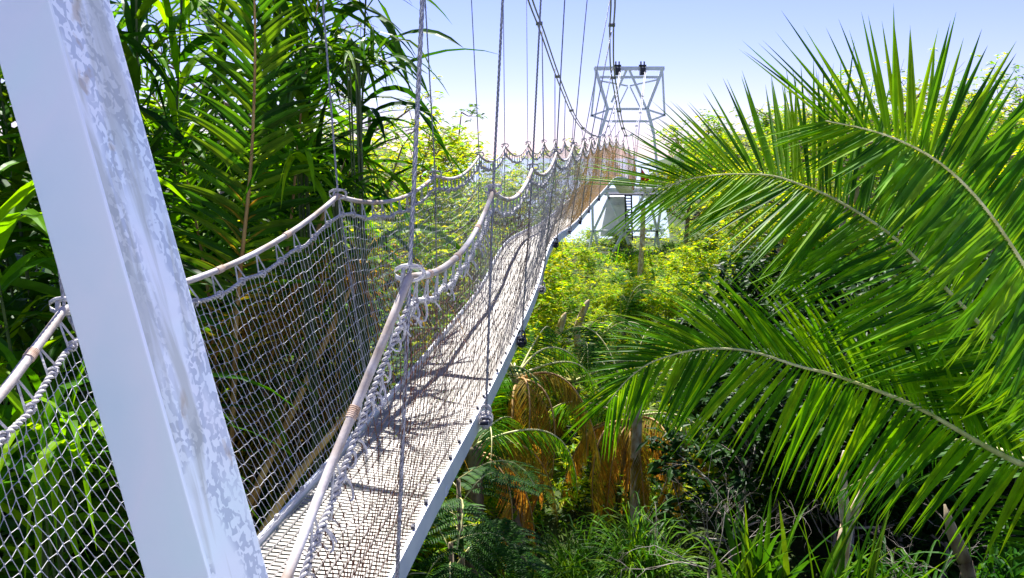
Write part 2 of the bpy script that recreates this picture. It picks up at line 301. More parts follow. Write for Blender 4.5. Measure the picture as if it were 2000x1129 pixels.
def build_bridge():
    # grating deck: staggered short bars between long runners near the camera, whole bars farther off
    mb = MB(); y = -.9; row = 0; NS = 12
    C = []; H = []; Rm = []
    while y < 15:
        yy = np.full(NS, y)+(np.arange(NS) % 2)*.014; s = (np.arange(NS)+.5)/NS
        c = deck(yy, s*.96+.02, .012); c[:, 2] += .003*np.sin(y*3+s*9); C.append(c); y += .028
    C = np.concatenate(C); t = deck(C[:, 1]+.1)-deck(C[:, 1]-.1); t = nrm(t); X = nrm(np.cross(t, (0, 0, 1.))); Z = np.cross(X, t)
    hx, hy, hz = WD/NS*.42, .0062, .0016; V = []
    for a in (-1, 1):
        for b in (-1, 1):
            for g in (-1, 1):
                V.append(C+X*a*hx+t*b*hy+Z*(g*hz)+Z*(0 if b > 0 else -.003))
    V = np.stack(V, 1); i = np.arange(len(C))[:, None]*8
    F = np.stack([np.concatenate([i+q for q in f], 1) for f in ((0, 1, 3, 2), (4, 6, 7, 5), (0, 4, 5, 1), (2, 3, 7, 6), (1, 5, 7, 3))], 1); mb.add(V, F)
    for k in range(NS+1):
        yy = np.linspace(-.9, 15, 160); mb.tube(deck(yy, np.full(160, k/NS*.96+.02), .014), .0042, 4)
    y = 15.
    while y < 41.4:
        a = deck(np.array(y), 0.02, .012); b = deck(np.array(y), .98, .012); mb.beam(a, b, .032, .014); y += .05
    mb.build('deck', M['grate'], bridge)
    # edge channels
    for s, nm in ((0, 1), (1, -1)):
        m = MB(); yy = np.concatenate([np.arange(-1, 16, .25), np.arange(16, 41.6, .5)]); L = [deck(yy, np.full(len(yy), s-nm*o), z) for o, z in ((-.0, .05), (.025, .05), (.025, -.07), (.0, -.07))]
        # outer flange sits outside the deck edge
        V = np.stack(L, 1); n = len(yy); i = np.arange(n-1)[:, None]*4; j = np.arange(4)[None]; k = (j+1) % 4
        m.add(V, np.stack([i+j, i+k, i+4+k, i+4+j], -1)); o = m.build('edge_channel', M['steel'], bridge)
        o['label'] = 'outer steel edge channel on the palm side of the deck' if s == 0 else 'steel edge channel on the far side of the deck'
        for y0 in ST[:10]:
            for dy in (-.07, .0, .07):
                mk = MB(); c = deck(np.array(y0+dy), s-nm*.085, .0); mk.tube([c+np.array((-.02, 0, 0)), c+np.array((.03*nm, 0, 0))], .011, 6); mk.build('bolt', M['dark'], o)
    # cross bearers under the deck
    for y0 in np.arange(-.5, 41, 1.0): MB().beam(deck(np.array(y0), -.03, -.05), deck(np.array(y0), 1.03, -.05), .05, .04).build('cross_bearer', M['steel'], bridge)
    RP = {'R': rail_pts('R'), 'L': rail_pts('L')}
    CT = {}
    # main cables: height over the rails
    yl = [-1.5, .6, 2.5, 4.35, 6.15, 8.2, 10.4, 12.5, 14.5, 16.5, 18.5, 20.5, 22.5, 24.5, 26.5, 29, 32, 35, 38, 41, 42.3]
    zl = [8.6, 7.9, 7.1, 6.3, 5.45, 4.5, 3.5, 2.62, 2.26, 1.8, 1.38, 1.03, .80, .66, .62, .75, 1.2, 1.95, 3.0, 4.2, 4.75]
    xR = [.25, .25, .18, .25, .42, .68, 1.12, 1.6, 1.86, 2.15, 2.53, 2.9, 3.27, 3.65, 4.0, 4.6, 5.25, 5.9, 6.5, 7.1, 7.4]
    xL = [-2.3, -1.9, -1.7, -1.25, -.85, -.55, -.13, .23, .56, .92, 1.29, 1.66, 2.05, 2.5, 2.95, 3.5, 4.1, 4.7, 5.2, 5.75, 5.94]
    cab = {'R': np.stack([xR, yl, np.array(zl)+10], 1), 'L': np.stack([xL, yl, np.array(zl)+10], 1)}
    for sd in 'RL':
        sg = 1 if sd == 'R' else -1; s = 0 if sd == 'R' else 1; pk = RP[sd]
        q = spline(cab[sd], 140); m = MB()
        for o in (-.035, .035): m.tube(q+np.array((o, 0, 0)), .016, 6)
        for k in range(6, 130, 9): m.box(q[k], (.06, .03, .03))
        m.build('main_cable', M['wire'], bridge, True)
        # hand rope
        yy = np.concatenate([np.linspace(ST[i], ST[i+1], 14, endpoint=False) for i in range(len(ST)-1)]+[[ST[-1]]])
        sg_ = .13 if sd == 'R' else .11
        sagv = np.interp(yy, [0, 8, 14, 26], [sg_, sg_, .2, .16])
        rp = sagged(pk, yy, sagv); m = MB(); m.tube(rp, np.interp(yy, [0, 3, 12, 41], [.016, .0145, .014, .014]), 8)
        hr = m.build('hand_rope', M['rail'], bridge, True)
        m = MB()                                     # wrapped bindings on the hand rope
        for k in range(0, len(rp)-1, 4):
            if yy[k] > 9: break
            a, b = rp[k], rp[k+1]; d = nrm(b-a)
            m = MB()
            for e in np.arange(-3, 4): m.tube([a+d*(e*.006), a+d*(e*.006+.0055)], .018, 8)
            m.build('rope_binding', M['bind'], hr, True)
        # border rope of the net, slung below
        bp = sagged(pk, yy, sagv*1.0); hang = np.array([np.interp(v, ST, [.1]*len(ST)) for v in yy]); 
        dirv = nrm(deck(yy, np.full(len(yy), s))-bp); bp = bp+dirv*hang[:, None]; bp[:, 2] += .012*np.sin(yy*17)
        m = MB(); near = yy < 9.2; helix(m, bp[near], .0058, .0062, .045, 2, 4); m.tube(bp[~near], .014, 5)
        m.build('border_rope', M['rope'], bridge, True)
        m = MB(); A = []; B = []
        yl2 = np.concatenate([np.arange(.2, 9, .16), np.arange(9, 28, .22)]); f = lambda v: np.stack([np.interp(v, yy, rp[:, k]) for k in range(3)], 1); g = lambda v: np.stack([np.interp(v, yy, bp[:, k]) for k in range(3)], 1)
        far = MB()
        for q_, v in enumerate(yl2):
            c = g(np.array([v]))[0]; m = MB() if q_ < 45 else far; top_ = f(np.array([v]))[0]
            m.segs([top_, top_], [g(np.array([v-.03]))[0], g(np.array([v+.03]))[0]], .0045)
            a = np.linspace(0, 2*math.pi, 9); m.tube(np.stack([c[0]+.014*np.cos(a), c[1]+.006*np.sin(a*2)+0*a, c[2]+.016*np.sin(a)], 1), .005, 4, cap=False)
            if q_ < 45: m.build('lace', M['rope'], bridge)
        far.build('lacing', M['rope'], bridge)['kind'] = 'stuff'
        # side net
        yc = [.1]
        while yc[-1] < 41: yc.append(yc[-1]+np.interp(yc[-1], [0, 6, 12, 20, 30], [.033, .036, .05, .08, .14]))
        yc = np.array(yc); nr = 18; v = np.linspace(0, 1, nr)[None, :, None]
        top = g(yc); bot = deck(yc, np.full(len(yc), s+(.02 if s == 0 else -.02)), .055)
        G = top[:, None]*(1-v)+bot[:, None]*v
        bulge = np.sin(np.pi*v[..., 0])*(1-v[..., 0])*1.3*(.05+.03*np.sin(yc*1.3)[:, None]); G[..., 0] += bulge*sg
        ph = (np.arange(len(yc))[:, None]+np.arange(nr)[None]) % 2; G[..., 1] += (ph-.5)*.004; G[..., 2] += ((np.arange(len(yc)) % 2)[:, None]-.5)*.006
        G[:, 1:-1] += rng.normal(0, .0022, G[:, 1:-1].shape)
        rad = np.interp(yc, [0, 4, 10, 25], [.0011, .0013, .0016, .0022] if sd == 'L' else [.0011, .0013, .0018, .0036])
        m = MB(); m.segs(G[:, :-1], G[:, 1:], np.repeat(rad*1.15, nr-1)); m.segs(G[:-1, 1:], G[1:, 1:], np.repeat(rad[:-1]*(.62 if sd == 'R' else .85), nr-1))
        kn = yc < 6
        K = G[kn][:, 1:-1].reshape(-1, 3); m.segs(K-np.array((0, .002, .006)), K+np.array((0, .002, .006)), .0026)
        o = m.build('side_net', M['net_brown'] if sd == 'R' else M['net_grey'], bridge)
        o['label'] = 'ochre brown cord net on the palm side' if sd == 'R' else 'pale grey cord net on the left side'
        if sd == 'R':                                # frayed rope ends hanging from the border rope near the camera
            for v in np.concatenate([rng.uniform(1.2, 2.6, 46), rng.uniform(2.6, 4.4, 16)]):
                m = MB(); c = g(np.array([v]))[0]; L = rng.uniform(.05, .13); a0 = rng.uniform(0, 6.28); u = np.linspace(0, 1, 7)
                m.tube(np.stack([c[0]+.03*np.sin(a0+u*3)*u+.01, c[1]+.03*np.cos(a0+u*2.5)*u, c[2]-L*u*(1-.4*u)+.02*np.sin(a0+u*6)*u], 1), .005*(1.1-.4*u), 5, cap=False)
                m.build('frayed_rope_end', M['rope'], bridge)
        # lower lashings along the deck edge
        for v in np.arange(.3, 11, .24):
            m = MB(); c = deck(np.array([v+rng.uniform(-.04, .04)]), np.array([s]), .06)[0]; m.box(c, (.008, .013, .007)); m.tube([c, c+np.array((.012*sg, .01, -.05))], .0045, 4); m.build('edge_lashing', M['dark'] if sd == 'R' else M['rope'], bridge)
        # hangers
        for k, y0 in enumerate(ST):
            if y0 > 40: continue
            rk = pk[k]; dk = deck(np.array(y0), s-(.09 if s == 0 else -.09), .0)
            ck = np.array([np.interp(y0, yl, cab[sd][:, j]) for j in range(3)])
            th = .0075 if sd == 'R' else .0055
            m = MB(); path = np.array([dk, rk-np.array((0, 0, .0)), ck])
            if y0 < 7: helix(m, path, th*.55, th*.6, .085, 3, 5); m.tube(path, th*.5, 5)
            else: m.tube(path, th if y0 < 14 else .011, 5)
            h = m.build('hanger_cable', M['wire'], bridge, True)
            m = MB()
            # clamp / shackle round the hand rope and the deck fixing
            a = np.linspace(0, 2*math.pi, 13); r0 = .034
            m.tube(np.stack([rk[0]+r0*np.cos(a)*1.5, rk[1]+0*a, rk[2]+.012+r0*np.sin(a)*.8], 1), .0075, 6, cap=False)
            m.tube([rk+np.array((-.04, .01, .028)), rk+np.array((.045, -.01, .036))], .0065, 6)
            m.tube([rk+np.array((-.02, 0, .03)), rk+np.array((-.03, 0, -.06))], .008, 6)
            m.build('rope_loop', M['rope'], h, True)
            if y0 < 22:
                m = MB(); m.tube(np.stack([dk[0]+.03*np.cos(a), dk[1]+.0*a, dk[2]+.05+.04*np.sin(a)], 1), .009, 6, cap=False); m.box(dk+np.array((0, 0, -.02)), (.02, .07, .02))
                if y0 < 12:
                    for e in range(4): m.tube(np.stack([dk[0]+.04*np.cos(a), dk[1]-.05+e*.03+.0*a, dk[2]+.0+.035*np.sin(a)], 1), .006, 5, cap=False)
                m.build('deck_shackle', M['rope'] if k % 2 == 0 else M['dark'], h, True)
    return RP
RP = build_bridge()
# ---------------------------------------------------------------- far tower
def far_tower():
    YF, YB = 41.8, 43.4
    t = empty('suspension_tower', tuple(P(1230, 500, 42.6)*np.array((1, 1, 1))), 'white lattice steel tower with crossed braces, carrying the cables at the far end', 'tower')
    org = np.array(t.location)
    def q(px, py, Y): return P(px, py, Y)-org
    def part(nm, lst, wd, mt=M['steel'], label=None):
        for a, b in lst: MB().beam(a, b, wd*.8).build(nm, mt, t)
    GZ = -org[2]
    for Y in (YF, YB):
        k = 0 if Y == YF else 1; D = lambda a: q(a[0], a[1]+(0 if k == 0 else 0), Y)
        top = (1161, 134), (1297, 134)
        part('top_beam', [(D(top[0]), D(top[1]))], .26 if k == 0 else .2)
        part('upper_crossbeam', [(D((1171, 151)), D((1288, 151)))], .17)
        part('arched_brace', [(D((1226, 132)), D((1194, 200))), (D((1227, 132)), D((1262, 212)))], .15)
        part('arched_brace', [(D((1226, 168)), D((1172, 158))), (D((1230, 168)), D((1284, 156)))], .10)
        part('arched_brace', [(D((1226, 170)), D((1209, 205))), (D((1231, 170)), D((1252, 214)))], .08)
        part('middle_crossbeam', [(D((1187, 213)), D((1264, 213)))], .15)
        part('lower_crossbeam', [(D((1189, 237)), D((1264, 237)))], .15)
        for a, b in (((1164, 138), (1187, 214)), ((1293, 138), (1264, 212)), ((1187, 214), (1172, 262)), ((1264, 212), (1277, 262))):
            part('leg_section', [(D(a), D(b))], .2)
        for a, b in (((1172, 262), (1157, 404)), ((1277, 262), (1291, 404)), ((1157, 404), (1158, 450)), ((1291, 404), (1284, 450))):
            part('leg_section', [(D(a), D(b))], .16)
        part('side_strut', [(D((1187, 215)), D((1155, 226))), (D((1155, 226)), D((1190, 238))), (D((1164, 142)), D((1155, 226)))], .12)
        part('side_strut', [(D((1264, 214)), D((1298, 225))), (D((1298, 225)), D((1264, 238))), (D((1294, 142)), D((1298, 224)))], .12)
        for a, b in (((1184, 374), (1218, 448)), ((1218, 448), (1228, 478)), ((1262, 374), (1220, 448)), ((1220, 448), (1190, 508)), ((1190, 385), (1160, 448)), ((1265, 374), (1283, 448))):
            part('cross_brace', [(D(a), D(b))], .17 if k == 0 else .12)
        for a, b in (((1158, 450), (1147, 512)), ((1160, 450), (1176, 512)), ((1283, 450), (1274, 512)), ((1283, 450), (1290, 512))):
            part('foot', [(D(a), D(b))], .16)
        part('bottom_crossbeam', [(D((1152, 451)), D((1290, 451)))], .13)
        part('platform_beam', [(D((1180, 371)), D((1290, 371)))], .3)
    for px, py in ((1162, 134), (1296, 134), (1187, 214), (1264, 213), (1155, 226), (1298, 225), (1158, 450), (1284, 450)): MB().beam(q(px, py, YF), q(px, py, YB), .12).build('tie_beam', M['steel'], t)
    # deck of the platform, dark in its underside
    m = MB(); a = q(1182, 377, 41.9); b = q(1288, 377, 41.9)
    for k in range(9): m.beam(a+np.array((0, k*.35, -.1)), b+np.array((0, k*.35, -.1)), .3, .07)
    m.build('platform', M['dark'], t)
    for px in (1206, 1255):
        m = MB()
        for dx in (-.09, .09): m.beam(q(px, 120, 41.7)+np.array((dx, 0, 0)), q(px, 146, 41.7)+np.array((dx, 0, 0)), .07)
        m.box(q(px, 140, 41.7), (.14, .2, .18)); m.tube([q(px, 128, 41.6)-np.array((.2, 0, 0)), q(px, 128, 41.6)+np.array((.2, 0, 0))], .05, 6); m.build('cable_saddle', M['dark'], t)
    for k in range(4):
        m = MB(); x = 1186+k*33; m.beam(q(x, 371, 42.2), q(x, 338, 42.2), .06); m.build('railing_post', M['steel'], t)
    # ladder
    m = MB(); 
    for px in (1221, 1233): m.beam(q(px, 378, 42.9), q(px+2, 470, 42.9), .08)
    for k in range(16): m.beam(q(1221, 382+k*5.5, 42.9), q(1233, 382+k*5.5, 42.9), .06)
    m.build('ladder', M['dark'], t)
far_tower()
def abutment():
    m = MB(); c = [P(1188, 384, 45), P(1222, 384, 45), P(1232, 462, 45), P(1172, 462, 45)]; B = [p+np.array((0, 1.2, 0)) for p in c]
    m.add(np.array(c+B), [(3, 2, 1, 0), (4, 5, 6, 7), (0, 1, 5, 4), (2, 3, 7, 6), (1, 2, 6, 5), (3, 0, 4, 7)])
    for k in range(3): m.box(P(1196+k*8, 399, 44.95), (.05, .06, .08))
    tag(m.build('concrete_anchor_block', M['pale'], origin=P(1205, 470, 45)), 'tapered white concrete block standing behind the crossed braces of the far tower', 'concrete block')
abutment()
for (px, py, sl_, lb) in ((1251, 343, .02, 'small red pennant flag beside the far end of the bridge'), (1283, 341, .55, 'slanting red pennant flag right of the far tower platform')):
    c = P(px, py, 41.4); g = empty('pennant_flag', (c[0], c[1], c[2]-1.4), lb, 'flag')
    m = MB(); m.tube([(0, 0, 0), (sl_, 0, 1.9)], .025, 6); m.build('flagpole', M['steel'], g)
    V = []; 
    for k in range(7):
        t = k/6; wdt = .55*(1-t)+.03; x0 = sl_*(.9+t*.6); V += [(x0, .04*math.sin(k*1.4), 1.05+t*.75), (x0+wdt, .08+.06*math.sin(k*1.4+1), 1.05+t*.75)]
    V2 = [(x, y+.015, z) for x, y, z in V]; F = [(2*k, 2*k+1, 2*k+3, 2*k+2) for k in range(6)]+[(14+2*k, 14+2*k+2, 14+2*k+3, 14+2*k+1) for k in range(6)]+[(2*k, 2*k+2, 14+2*k+2, 14+2*k) for k in range(6)]+[(2*k+1, 14+2*k+1, 14+2*k+3, 2*k+3) for k in range(6)]
    m = MB(); m.add(V+V2, F); m.build("cloth", M['red'], g)
# ---------------------------------------------------------------- palms
prof_l = lambda t: np.minimum(1, .25+t*3.2)*(1-t**1.7)+.015
def frond(pts, nvec, Lmax, step, wd, up=(60, .0), lo=(60, .0), droop=.35, start=.12, base_r=.02, jit=1.0, n=60, fill=1.0, tipf=.35, segs=6, bend=.45, ul=1.0, nz=0.0):
    """returns (leaflets, midrib) builders. up / lo: (angle to the midrib, tilt out of the frond plane)"""
    c = spline(pts, n); d = np.concatenate([[0], np.cumsum(np.linalg.norm(np.diff(c, axis=0), axis=1))]); Lt = d[-1]
    ts = np.arange(start*Lt, Lt*.998, step); mb = MB(); rb = MB()
    rb.tube(c, np.interp(np.linspace(0, 1, n), [0, .3, 1], [base_r, base_r*.6, base_r*.12]), 6)
    T = nrm(np.gradient(c, axis=0))
    for sgn, (ang, tilt) in ((1, up), (-1, lo)):
        t = ts+rng.uniform(-.25, .25, len(ts))*step; t = np.clip(t, 0, Lt*.999)
        if fill < 1: t = t[rng.random(len(t)) < fill]
        q = np.stack([np.interp(t, d, c[:, k]) for k in range(3)], 1); tt = nrm(np.stack([np.interp(t, d, T[:, k]) for k in range(3)], 1))
        u = t/Lt; N = nrm(np.asarray(nvec)-tt*(tt@np.asarray(nvec))[:, None]); S = np.cross(tt, N)*sgn
        tl = tilt+rng.normal(0, .07*jit, len(t)); S2 = S*np.cos(tl)[:, None]+N*np.sin(tl)[:, None]
        a = np.radians(ang*(1-.66*np.clip((u-bend)/(1-bend), 0, 1)**1.3)+rng.normal(0, 3.0*jit, len(t)))
        D = tt*np.cos(a)[:, None]+S2*np.sin(a)[:, None]
        L = (ul if sgn > 0 else 1)*Lmax*np.interp(u, [0, .15, .35, .65, .9, 1], [.45, .8, 1, .88, .5, tipf])*(1+rng.normal(0, .06*jit, len(t)))
        NN = nrm(N*np.cos(tl)[:, None]-S*np.sin(tl)[:, None]+rng.normal(0, .14, (len(t), 3)))
        NN = nrm(NN+np.array((0, 0, nz)))
        mb.blades(q, D, NN, L, wd*np.interp(u, [0, .3, .8, 1], [.8, 1, .8, .45]), droop*(1+rng.normal(0, .3, len(t))), segs, .2, prof_l)
    return mb, rb
def add_frond(parent, org, fr, leafm, ribm, label=None):
    mb, rb = fr; mb.v = [v-org for v in mb.v]; rb.v = [v-org for v in rb.v]
    o = mb.build('frond', leafm, parent); rb.build('midrib', ribm, o, True)
    if label: o['label'] = label
    return o
def trunk_mb(h, r0, r1, bend=(0, 0), n=24, rings=True):
    z = np.linspace(0, h, n*3 if rings else n); u = z/h; x = bend[0]*u**2; y = bend[1]*u**2
    r = r0+(r1-r0)*u+(.06*r0*(np.arange(len(z)) % 3 == 0) if rings else 0); r = r*(1+.5*np.exp(-u*14)); m = MB(); m.tube(np.stack([x, y, z], 1), r, 10); return m
PT = lambda *a: [P(*q) for q in a]
def right_palm():
    cx, cy = 1.9+1.1, 3.9; org = np.array((cx, cy, float(ground_z(cx, cy)))); crown = np.array(P(2160, 960, 3.9))
    t = empty('coconut_palm', tuple(org), 'large palm at the right edge whose long glossy fronds arch over the valley', 'palm')
    m = MB(); z = np.linspace(0, 1, 40)[:, None]; pth = (crown-org)*z; m.tube(pth, .17-.04*z[:, 0]+.01*(np.arange(40) % 2), 12); m.build('trunk', M['bark'], t, True)
    cr = [crown]
    A = cr+PT((2130, 800, 3.75), (2075, 650, 3.65), (2000, 520, 3.5), (1920, 402, 3.42), (1840, 322, 3.38), (1760, 276, 3.35), (1690, 252, 3.35), (1612, 236, 3.35))
    add_frond(t, org, frond(A, (0.15, -1, .35), .92, .021, .050, (100, -.15), (66, .25), .05, .1, .024, tipf=.4, bend=.8, ul=1.38, nz=.7), M['palm'], M['rib'], 'topmost broad frond with upright dark leaflets above its pale midrib')
    B = cr+PT((2060, 800, 4.3), (1920, 640, 4.6), (1795, 511, 4.7), (1736, 456, 4.75), (1671, 412, 4.8), (1612, 380, 4.8), (1562, 360, 4.8), (1507, 343, 4.85), (1438, 340, 4.9), (1398, 342, 4.9), (1345, 350, 4.95), (1292, 368, 5.0))
    add_frond(t, org, frond(B, (-.1, -1, .5), 1.12, .021, .042, (84, -.2), (68, .25), .07, .1, .024, tipf=.6, bend=.66, nz=.6, ul=1.15), M['palm'], M['rib'], 'frond reaching furthest left, its tip near the far tower')
    C = cr+PT((1980, 900, 4.1), (1800, 800, 4.25), (1700, 758, 4.3), (1620, 730, 4.3), (1559, 715, 4.3), (1475, 688, 4.35), (1419, 681, 4.4), (1362, 683, 4.4), (1311, 694, 4.4), (1264, 712, 4.4), (1222, 745, 4.4), (1185, 790, 4.4))
    add_frond(t, org, frond(C, (-.1, -1, .35), .82, .026, .04, (50, -.2), (74, .15), .35, .1, .022, tipf=.55, nz=.5), M['palm'], M['rib'], 'low arching frond with leaflets hanging like a curtain')
    for tip, mid in (((2600, 500, 5), (2400, 560, 4.4)), ((2500, 1200, 3.2), (2360, 960, 3.4)), ((2300, 200, 5.2), (2240, 560, 4.6)), ((1980, 1300, 4.8), (2050, 1080, 4.6)), ((2050, 560, 6.4), (2110, 760, 5.2)), ((1760, 700, 6.2), (1950, 760, 5.2)), ((1640, 960, 5.6), (1850, 860, 4.9))):
        fr = [crown, P(*mid), P(*tip)]
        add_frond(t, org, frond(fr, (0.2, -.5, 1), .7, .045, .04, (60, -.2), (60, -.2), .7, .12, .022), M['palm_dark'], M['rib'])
right_palm()
def left_palm():
    cx, cy = -1.95, 5.6; org = np.array((cx, cy, float(ground_z(cx, cy))))
    t = empty('young_palm', tuple(org), 'palm behind the near left net with one tall upright frond on a yellow-brown stalk', 'palm')
    base = P(436, 1180, 5.5)
    m = MB(); m.tube([(0, 0, 0), (base-org)*.5, base-org], [.13, .1, .07], 10); m.build('trunk', M['bark'], t, True)
    A = [base]+PT((446, 980, 5.4), (455, 800, 5.3), (463, 600, 5.2), (476, 470, 5.1), (488, 350, 5.1), (494, 250, 5.1), (498, 120, 5.1), (497, 0, 5.05), (490, -130, 5.0), (470, -260, 4.9))
    fr = frond(A, (0.1, -1, -.1), .66, .056, .058, (64, .05), (64, .05), .42, .5, .034, nz=.3)
    o = add_frond(t, org, fr, M['strap'], M['ribbrown'], 'tall upright frond with evenly spaced dark leaflets')
    fr = frond(A[:6], (0.1, -1, -.1), .5, .085, .03, (72, .1), (72, .1), .55, .48, .012, fill=.75); add_frond(t, org, fr, M['yellow'], M['ribbrown'], 'yellowing lower leaflets')
    Bf = [base]+PT((500, 900, 5.9), (560, 500, 6.2), (590, 200, 6.2), (612, 60, 6.1), (630, -60, 6.0), (640, -200, 5.9))
    add_frond(t, org, frond(Bf, (0.05, -1, .1), .5, .05, .032, (66, 0), (66, 0), .3, .45, .028), M['palm'], M['ribbrown'])
    Cf = [base]+PT((420, 700, 6.2), (380, 420, 6.6), (330, 240, 6.8), (250, 130, 6.9), (160, 90, 6.8))
    add_frond(t, org, frond(Cf, (0.05, -1, .3), .6, .06, .04, (62, 0), (62, 0), .5, .3, .028), M['palm'], M['ribbrown'])
    Df = [base]+PT((540, 850, 5.5), (640, 500, 6.2), (690, 320, 6.3), (730, 330, 6.2), (765, 400, 6.2))
    add_frond(t, org, frond(Df, (0.05, -1, .3), .42, .07, .03, (60, 0), (60, 0), .6, .5, .02), M['palm'], M['ribbrown'])
left_palm()
# generic crown palms in the valley: shared frond meshes, one child per frond
def arch(L, rise, drop, n=9):
    t = np.linspace(0, 1, n); return np.stack([L*t*(1-.18*t*t), 0*t, rise*np.sin(t*1.9)-drop*t**2.4], 1)
def frond_mesh(L, rise, drop, Lf, step, wd, lm, rm, droop, fill=1.0, tilt=-.35, ang=58):
    mb, rb = frond(arch(L, rise, drop), (0, .001, 1), Lf, step, wd, (ang, tilt), (ang, tilt), droop, .14, .03, fill=fill, segs=4)
    return mb.mesh('frond', lm), rb.mesh('midrib', rm, True)
FM = [frond_mesh(2.3, .9, 1.3, .62, .05, .035, M['palm'], M['rib'], .7), frond_mesh(2.0, .5, 1.6, .55, .05, .032, M['mid'], M['rib'], .9), frond_mesh(2.4, 1.2, .8, .6, .055, .036, M['palm_dark'], M['rib'], .6)]
FD = [frond_mesh(1.9, .35, 2.2, .5, .038, .027, M['dead'], M['ribbrown'], 1.6, .9, -.7, 40), frond_mesh(1.7, .2, 2.4, .42, .04, .027, M['dead'], M['ribbrown'], 2.2, .9, -.9, 30)]
FY = frond_mesh(1.9, .5, 1.7, .55, .04, .024, M['yellow'], M['ribbrown'], 1.3, 1, -.6, 45)
def crown_palm(px, py, Y, label, n=12, dead=(), yel=(), sc_=1.0, r=.12, name='feather_palm', group=None, a0=0.0, trunk='bark', step=2.4):
    c = P(px, py, Y); g = float(ground_z(c[0], c[1])); t = empty(name, (c[0], c[1], g-.1), label, 'palm', group); h = max(.5, c[2]-g+.1)
    trunk_mb(h, r*1.2, r, (0, 0)).build('trunk', M[trunk], t, True)
    for k in range(n):
        f = FM[k % 3]; o = link('frond', f[0], t, (0, 0, h), (rng.uniform(-.25, .25), -rng.uniform(-.15, .75) if k % 3 else .25, a0+k*step+rng.uniform(-.2, .2)), sc_*rng.uniform(.85, 1.1)); link('midrib', f[1], o)
    for k, a in enumerate(dead):
        f = FD[k % 2]; o = link('dead_frond', f[0], t, (0, 0, h-.1), (rng.uniform(-.2, .2), rng.uniform(.15, .55), a), sc_*rng.uniform(.85, 1.15)); link('midrib', f[1], o); o['label'] = 'brown dried frond hanging down'
    for k, a in enumerate(yel):
        o = link('yellow_frond', FY[0], t, (0, 0, h-.05), (rng.uniform(-.2, .2), rng.uniform(-.1, .3), a), sc_); link('midrib', FY[1], o); o['label'] = 'yellow fading frond'
    return t
PI = math.pi
crown_palm(1230, 815, 12.5, 'palm with a skirt of brown dead fronds hanging behind the thin pale trunk', 7, (3.3, 3.75, 4.2, 4.6, 5.0, 5.5, 2.9, .1, 6.0), (4.0, 5.2, 4.7), 1.0, a0=-.3, step=.55)
crown_palm(1010, 735, 10.5, 'palm close to the bridge deck with golden yellow fronds drooping beside the edge', 10, (5.2, 5.9, 4.6), (5.8, .1, 5.3, 4.9), .85, a0=.2, step=.42)
crown_palm(925, 870, 9.0, 'small palm below the deck edge with brown drooping fronds', 7, (5.6, 6.1), (.0,), .75)
crown_palm(1120, 745, 15.5, 'green palm with arching fronds between the bridge and the skirted palm', 13, (4.2,), (), 1.0)
crown_palm(1330, 850, 13.5, 'shaded palm with reddish dead fronds right of the skirted palm', 9, (3.6, 4.4, 5.2, 5.9, 3.0), (), .9)
crown_palm(1420, 780, 16.0, 'palm half hidden behind the low arching frond', 12, (4.5,), (), 1.1)
crown_palm(1215, 660, 21.0, 'green palm on the slope below the tall pale pole', 10, (), (), .8)
# ---------------------------------------------------------------- strap-leaved canes
def cane_mesh(h, n, Lf, wd, bend, seed, droop=1.3, az=None, spread=.0, start=.1):
    r = np.random.default_rng(seed); z = np.linspace(0, h, 20); u = z/h; pth = np.stack([bend[0]*u**2, bend[1]*u**2, z], 1)
    st = MB(); st.tube(pth, np.interp(u, [0, 1], [.022, .006]), 6)
    t = np.sort(r.uniform(start, 1, n)); p = np.stack([np.interp(t, u, pth[:, k]) for k in range(3)], 1); a = r.uniform(0, 2*PI, n) if az is None else r.normal(az, spread, n)
    el = r.uniform(.15, 1.1, n); D = np.stack([np.cos(a)*np.cos(el), np.sin(a)*np.cos(el), np.sin(el)], 1)
    N = np.stack([-np.sin(el)*np.cos(a), -np.sin(el)*np.sin(a), np.cos(el)], 1)+r.normal(0, .3, (n, 3))
    lf = MB(); lf.blades(p, D, N, Lf*r.uniform(.6, 1.25, n), wd*r.uniform(.6, 1.3, n), droop*r.uniform(.5, 1.6, n), 8, .12, lambda q: np.minimum(1, .5+q*3)*(1-q**2.5)+.02)
    return st, lf
CANES = []
for k in range(5):
    st, lf = cane_mesh(8.0, 125, 1.15, .082, (random.uniform(-.8, .8), random.uniform(-.5, .5)), 20+k, 1.4)
    CANES.append((st.mesh('stem', M['stem'], True), lf.mesh('foliage', (M['strap'], M['palm_dark'], M['strap'], M['palm'], M['strap'])[k])))
def cane(x, y, h, label, k, rz=0, group=None):
    g = float(ground_z(x, y)); t = empty('giant_reed', (x, y, g-.05), label, 'reed plant', group); s = h/8.0
    o = link('stem', CANES[k % 5][0], t, (0, 0, 0), (0, 0, rz), (1, 1, s)); link('foliage', CANES[k % 5][1], t, (0, 0, 0), (0, 0, rz), (1, 1, s)); return t
LJ = 'tall reeds massed behind the left net'
